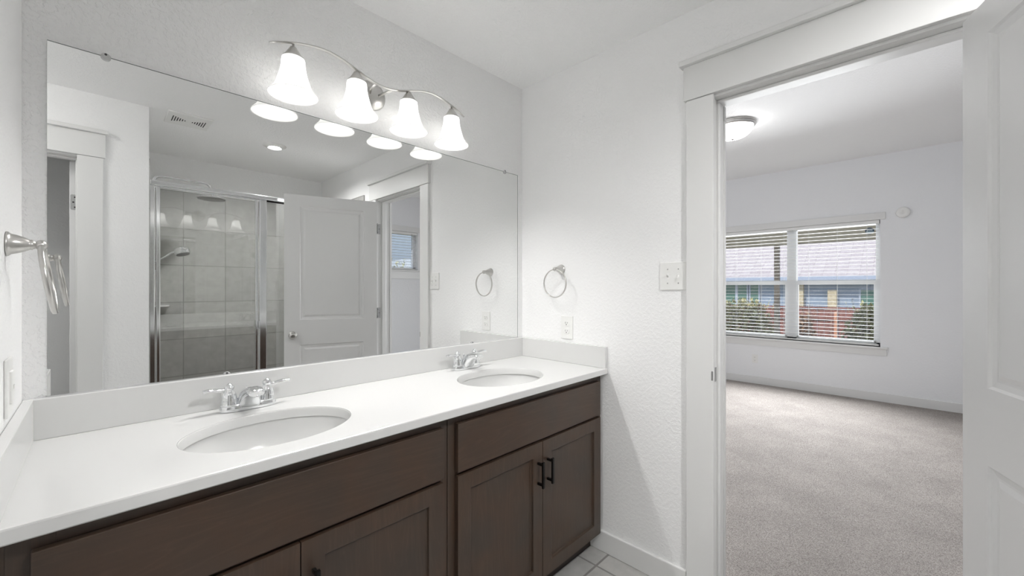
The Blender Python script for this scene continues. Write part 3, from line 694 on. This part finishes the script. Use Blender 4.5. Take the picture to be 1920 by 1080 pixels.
# blinds
def blind(label, axis, fixed, a0, a1, z0, z1, pitch, cords, wand):
    root = thing('window_blind', label, 'blind', (fixed, (a0+a1)/2, z0) if axis == 'y' else ((a0+a1)/2, fixed, z0))
    def b(bm, p0, p1, q0, q1, zz0, zz1, bev=0):
        if axis == 'y': box(bm, fixed+p0, fixed+p1, q0, q1, zz0, zz1, bev)
        else: box(bm, q0, q1, fixed+p0, fixed+p1, zz0, zz1, bev)
    bm = new(); b(bm, -.025, .025, a0, a1, z1-.038, z1, .002); obj('head_rail', bm, M['slat'], root)
    bm = new(); z = z0+.05
    while z < z1-.045: b(bm, -.024, .024, a0+.004, a1-.004, z-.0009, z+.0009); z += pitch
    obj('slats', bm, M['slat'], root)
    bm = new(); b(bm, -.024, .024, a0+.004, a1-.004, z0+.004, z0+.02, .003); obj('bottom_rail', bm, M['slat'], root)
    for q in cords:
        bm = new()
        for p in (-.0255, .0245): b(bm, p, p+.0012, q-.0007, q+.0007, z0+.01, z1-.03)
        b(bm, -.0255, .0257, q-.0007, q+.0007, z0+.009, z0+.010); obj('ladder_cord', bm, M['slat'], root)
    if wand is not None:
        bm = new(); q, zl, s = wand
        c = (fixed+s*.034, q, z1-.03) if axis == 'y' else (q, fixed+s*.034, z1-.03)
        lathe(bm, [(.0045,0),(.0045,zl),(.006,zl+.005),(.006,zl+.02)], c, (0,0,-1), 10); obj('tilt_wand', bm, M['satin'], root)
    return root
blind('wide white horizontal slat blind lowered over the double bedroom window', 'y', BX+.045, WY0+.008, WY1-.008, WZ0+.003, WZ1-.002, .0445, [-1.27, -1.0, -.72, -.46, -.2, .1], None)
blind('white slat blind on the small high side window, seen in the mirror', 'x', BYN-.035, SX0+.006, SX1-.006, SZ0+.003, SZ1-.002, .0445, [1.2, 1.55, 1.86], (1.925, .24, 1))
sk = thing('window_sticker', 'small oval navy security sticker in the top right corner of the bedroom window', 'sticker', (BX+.11, -1.29, 1.95))
bm = new(); lathe(bm, [(.041,0),(.041,.0008)], (0,0,0), (-1,0,0), 36); bm.transform(Matrix.Diagonal((1,1,.9,1))); so = obj('sticker_disc', bm, M['stick'], sk, local=True)
bm = new(); box(bm, -.0016, -.0009, -.035, .035, -.021, -.010)
for k in range(5): box(bm, -.0016, -.0009, -.024+k*.010, -.018+k*.010, .0, .010+.003*(k % 2))
obj('printed_mark', bm, M['stickw'], so, local=True)

# fill dome added in the hall left of the vanity, outside the frame
hl = thing('ceiling_light', 'added fill light shaped as a flush dome in the hall left of the vanity', 'light fixture', (-2.55, -1.28, H))
bm = new(); lathe(bm, [(.17,0),(.172,.012),(.160,.03),(.150,.03)], (-2.55,-1.28,H), (0,0,-1), 40, True, False); obj('canopy', bm, M['nickel'], hl)
bm = new(); lathe(bm, [(.152*math.sin(PI/2*(1-k/12))+.001, .03+.08*math.cos(PI/2*(1-k/12))) for k in range(13)], (-2.55,-1.28,H), (0,0,-1), 40, False, False); obj('glass_bowl', bm, emis('hall_fill_glass', (1,.99,.97,1), HALL_FILL), hl)

# bedroom ceiling light + detector
cl = thing('ceiling_light', 'flush brushed nickel ceiling light with glowing white glass bowl in the bedroom', 'light fixture', (2.37, -.45, HB))
bm = new(); lathe(bm, [(.19,0),(.193,.010),(.186,.016),(.182,.020),(.184,.026),(.172,.036),(.165,.040),(.150,.036)], (2.37,-.45,HB), (0,0,-1), 56, True, False); obj('canopy', bm, M['nickel'], cl)
bm = new(); lathe(bm, [(.165*math.sin(t)**.9, .034+.098*(math.cos(t))) if t > .02 else (.001,.132) for t in [PI/2*(1-k/14) for k in range(15)]], (2.37,-.45,HB), (0,0,-1), 48, False, False); obj('glass_bowl', bm, M['dome'], cl)
bm = new(); lathe(bm, [(.016,.130),(.014,.136),(.006,.140),(.004,.146),(.006,.150),(.003,.155),(.001,.157)], (2.37,-.45,HB), (0,0,-1), 20); obj('finial', bm, M['nickel'], cl)
bm = new(); lathe(bm, [(.058,0),(.060,.010),(.058,.028),(.050,.036),(.012,.037),(.010,.034),(.001,.034)], (BX-.0005,-1.572,2.112), (-1,0,0), 40)
tag(obj('smoke_detector', bm, M['plastic']), 'round white detector disc on the bedroom wall right of the window', 'detector')

# ================================================================== OUTSIDE
GZ = -1.0
bm = new(); box(bm, 4.6, 60, -40, 40, GZ-.2, GZ); box(bm, -10, 4.6, -40, BYN-.14, GZ-.2, GZ); struct('ground', bm, M['grass'])
bm = new(); box(bm, 4.6, 7.75, -6, 5, GZ, -.1); struct('patio_slab', bm, M['concrete'])
pc = thing('patio_cover', 'beige patio roof with deep front beam outside the bedroom window', 'patio cover', (6.2, -.5, 2.12))
bm = new(); box(bm, 7.53, 7.67, -6, 5, 2.12, 2.45, .006); obj('beam', bm, M['beige'], pc)
bm = new(); box(bm, 4.61, 7.9, -6.1, 5.1, 2.45, 2.55); obj('soffit', bm, M['beige'], pc)
for y in (.229, -5.6, 4.6):
    bm = new(); box(bm, 7.55, 7.65, y-.042, y+.042, -.1, 2.12, .004)
    box(bm, 7.535, 7.665, y-.055, y+.055, -.1, 0, .004); obj('post', bm, M['column'], pc)
fn = thing('wooden_fence', 'red-brown stained wooden privacy fence behind the bushes', 'fence', (11, 0, GZ))
random.seed(4)
bm = new(); y = -8
while y < 8:
    w = .135; zt = .76+random.uniform(-.012,.012); xx = 11+random.uniform(0,.01); box(bm, xx, xx+.02, y, y+w, GZ, zt, .003, 1); y += w+.006
obj('pickets', bm, M['fence'], fn)
bm = new(); box(bm, 10.96, 11, -8, 8, .50, .58); box(bm, 10.96, 11, -8, 8, -.45, -.36); box(bm, 10.97, 11.03, -8, 8, .775, .81); obj('rails', bm, M['fence'], fn)
for y in (-4.9, -2.6, -.34, 2.0, 4.3):
    bm = new(); box(bm, 10.90, 10.96, y-.03, y+.03, GZ, .70, .004); obj('post', bm, M['fence_light'], fn)
nh = thing('neighbor_house', 'one-storey grey-blue house with pale pinkish shingle roof beyond the fence', 'house', (20, 0, GZ))
bm = new(); box(bm, 17, 27, -14, 9.5, GZ, 1.62); obj('siding_wall', bm, M['siding'], nh)
bm = new()
vs = [(16.5,-14.5,1.70),(16.5,10,1.70),(27.5,10,1.70),(27.5,-14.5,1.70),(22,-9,4.6),(22,4.6,4.6)]
v = [bm.verts.new(p) for p in vs]
for q in ((0,1,5,4),(1,2,5),(2,3,4,5),(3,0,4)): bm.faces.new([v[i] for i in q])
bm.faces.new([v[i] for i in (3,2,1,0)])
obj('roof', bm, M['roof'], nh)
bm = new(); box(bm, 16.44, 16.5, -14.5, 10, 1.56, 1.71); obj('fascia', bm, M['fascia'], nh)
for (y0, y1, zt) in ((-1.6, -.43, 1.22), (2.71, 2.99, 1.45), (3.13, 3.46, 1.45), (3.56, 4.6, 1.45)):
    bm = new(); box(bm, 16.95, 17, y0, y1, .3, zt); f = obj('window', bm, M['greenwin'], nh)
    bm = new(); box(bm, 16.93, 16.97, y0-.05, y0, .25, zt+.05); box(bm, 16.93, 16.97, y1, y1+.05, .25, zt+.05); box(bm, 16.93, 16.97, y0, y1, zt, zt+.05); obj('window_casing', bm, M['fascia'], f)
for y in (.35, 1.33):
    bm = new(); box(bm, 16.80, 17.0, y-.13, y+.13, GZ, 1.22 if y < .5 else 1.5, .01); obj('brick_pier', bm, M['stone'], nh)

def bush(label, cx, cy, rx, ry, z0, z1, n, m, seed, shoots=0):
    root = thing('bush', label, 'bush', (cx, cy, z0), 0, 'leafy bushes in front of the fence')
    random.seed(seed); bm = new()
    for i in range(n):
        u, t, h = random.random()**.35, random.uniform(0, 2*PI), random.random()
        w = math.sin(PI*min(1, .22+h*.72))**.45 * (1+.16*math.sin(3*t+seed)+.1*math.sin(7*t))
        x = cx+rx*u*w*math.cos(t); y = cy+ry*u*w*math.sin(t); z = z0+(z1-z0)*h*(1+.07*math.sin(5*t+seed))+random.uniform(-.04,.04)
        s = random.uniform(.045, .085); d = Vector((random.gauss(0,1), random.gauss(0,1), random.gauss(.3,1))).normalized(); a, b2, _ = frame3(d)
        c = Vector((x,y,z)); vv_ = [bm.verts.new(c+q) for q in (-d*s, a*s*.42, d*s, -a*s*.42)]
        bm.faces.new(vv_)
    for i in range(shoots):
        t = random.uniform(0, 2*PI); u = random.random()**.5; x0 = cx+rx*.7*u*math.cos(t); y0 = cy+ry*.85*u*math.sin(t); hh = random.uniform(.05,.30)
        for j in range(10):
            f = j/9; c = Vector((x0+.05*f*math.cos(t), y0+.07*f*math.sin(t), z1-.08+hh*f)); d = Vector((random.gauss(0,1), random.gauss(0,1), .5)).normalized(); a, b2, _ = frame3(d); s = .03
            bm.faces.new([bm.verts.new(c+q) for q in (-d*s, a*s*.4, d*s, -a*s*.4)])
    obj('leaves', bm, m, root, recalc=False)
    bm = new()
    for i in range(9):
        t = 2*PI*i/9; tube(bm, [(cx,cy,z0), (cx+rx*.3*math.cos(t), cy+ry*.3*math.sin(t), z0+(z1-z0)*.5), (cx+rx*.6*math.cos(t), cy+ry*.6*math.sin(t), z1*.9-.05)], [.02,.012,.004], 6)
    obj('stems', bm, M['trunk'], root)
bush('wide yellow-green bush filling the left half of the window view', 9.5, 1.45, .6, 1.0, GZ, .86, 7000, M['leaf1'], 3, 40)
bush('dark green bush at the right edge of the window view', 9.4, -1.15, .55, .58, GZ, .84, 4500, M['leaf2'], 8, 26)
bush('rust-tinged low bush between the left bush and the patio post', 10.25, .2, .28, .26, GZ, .55, 1500, M['rust'], 12, 10)
bs = thing('bare_shrub', 'thin leafless pinkish shrub just left of the fence post view', 'shrub', (9.0, -.02, GZ))
random.seed(21); bm = new()
for i in range(26):
    p = Vector((9.0+random.uniform(-.05,.05), -.02+random.uniform(-.08,.08), GZ)); q = [p]; d = Vector((random.uniform(-.18,.18), random.uniform(-.22,.22), 1)).normalized()
    for j in range(6): p = p + d*.33; d = (d+Vector((random.uniform(-.2,.2), random.uniform(-.25,.25), .1))).normalized(); q.append(p)
    tube(bm, q, [.012,.009,.007,.005,.004,.003,.002], 5)
obj('branches', bm, M['trunk'], bs)
# beyond the small side window: pale neighbouring wall and a hedge
nb = thing('pale_house', 'pale blue-grey house wall seen through the small side window', 'house', (2, -9, GZ))
bm = new(); box(bm, -6, 12, -10, -9, GZ, 4.2); obj('siding_wall', bm, mat('pale_siding', srgb(226,230,234), .7), nb)
bm = new(); box(bm, -6.3, 12.3, -10.3, -8.6, 4.2, 4.4); obj('eave', bm, M['fascia'], nb)
bush('loose green bush outside the small side window', 3.0, -7.7, 1.2, .6, GZ, 1.85, 4500, M['leaf2'], 31, 20)
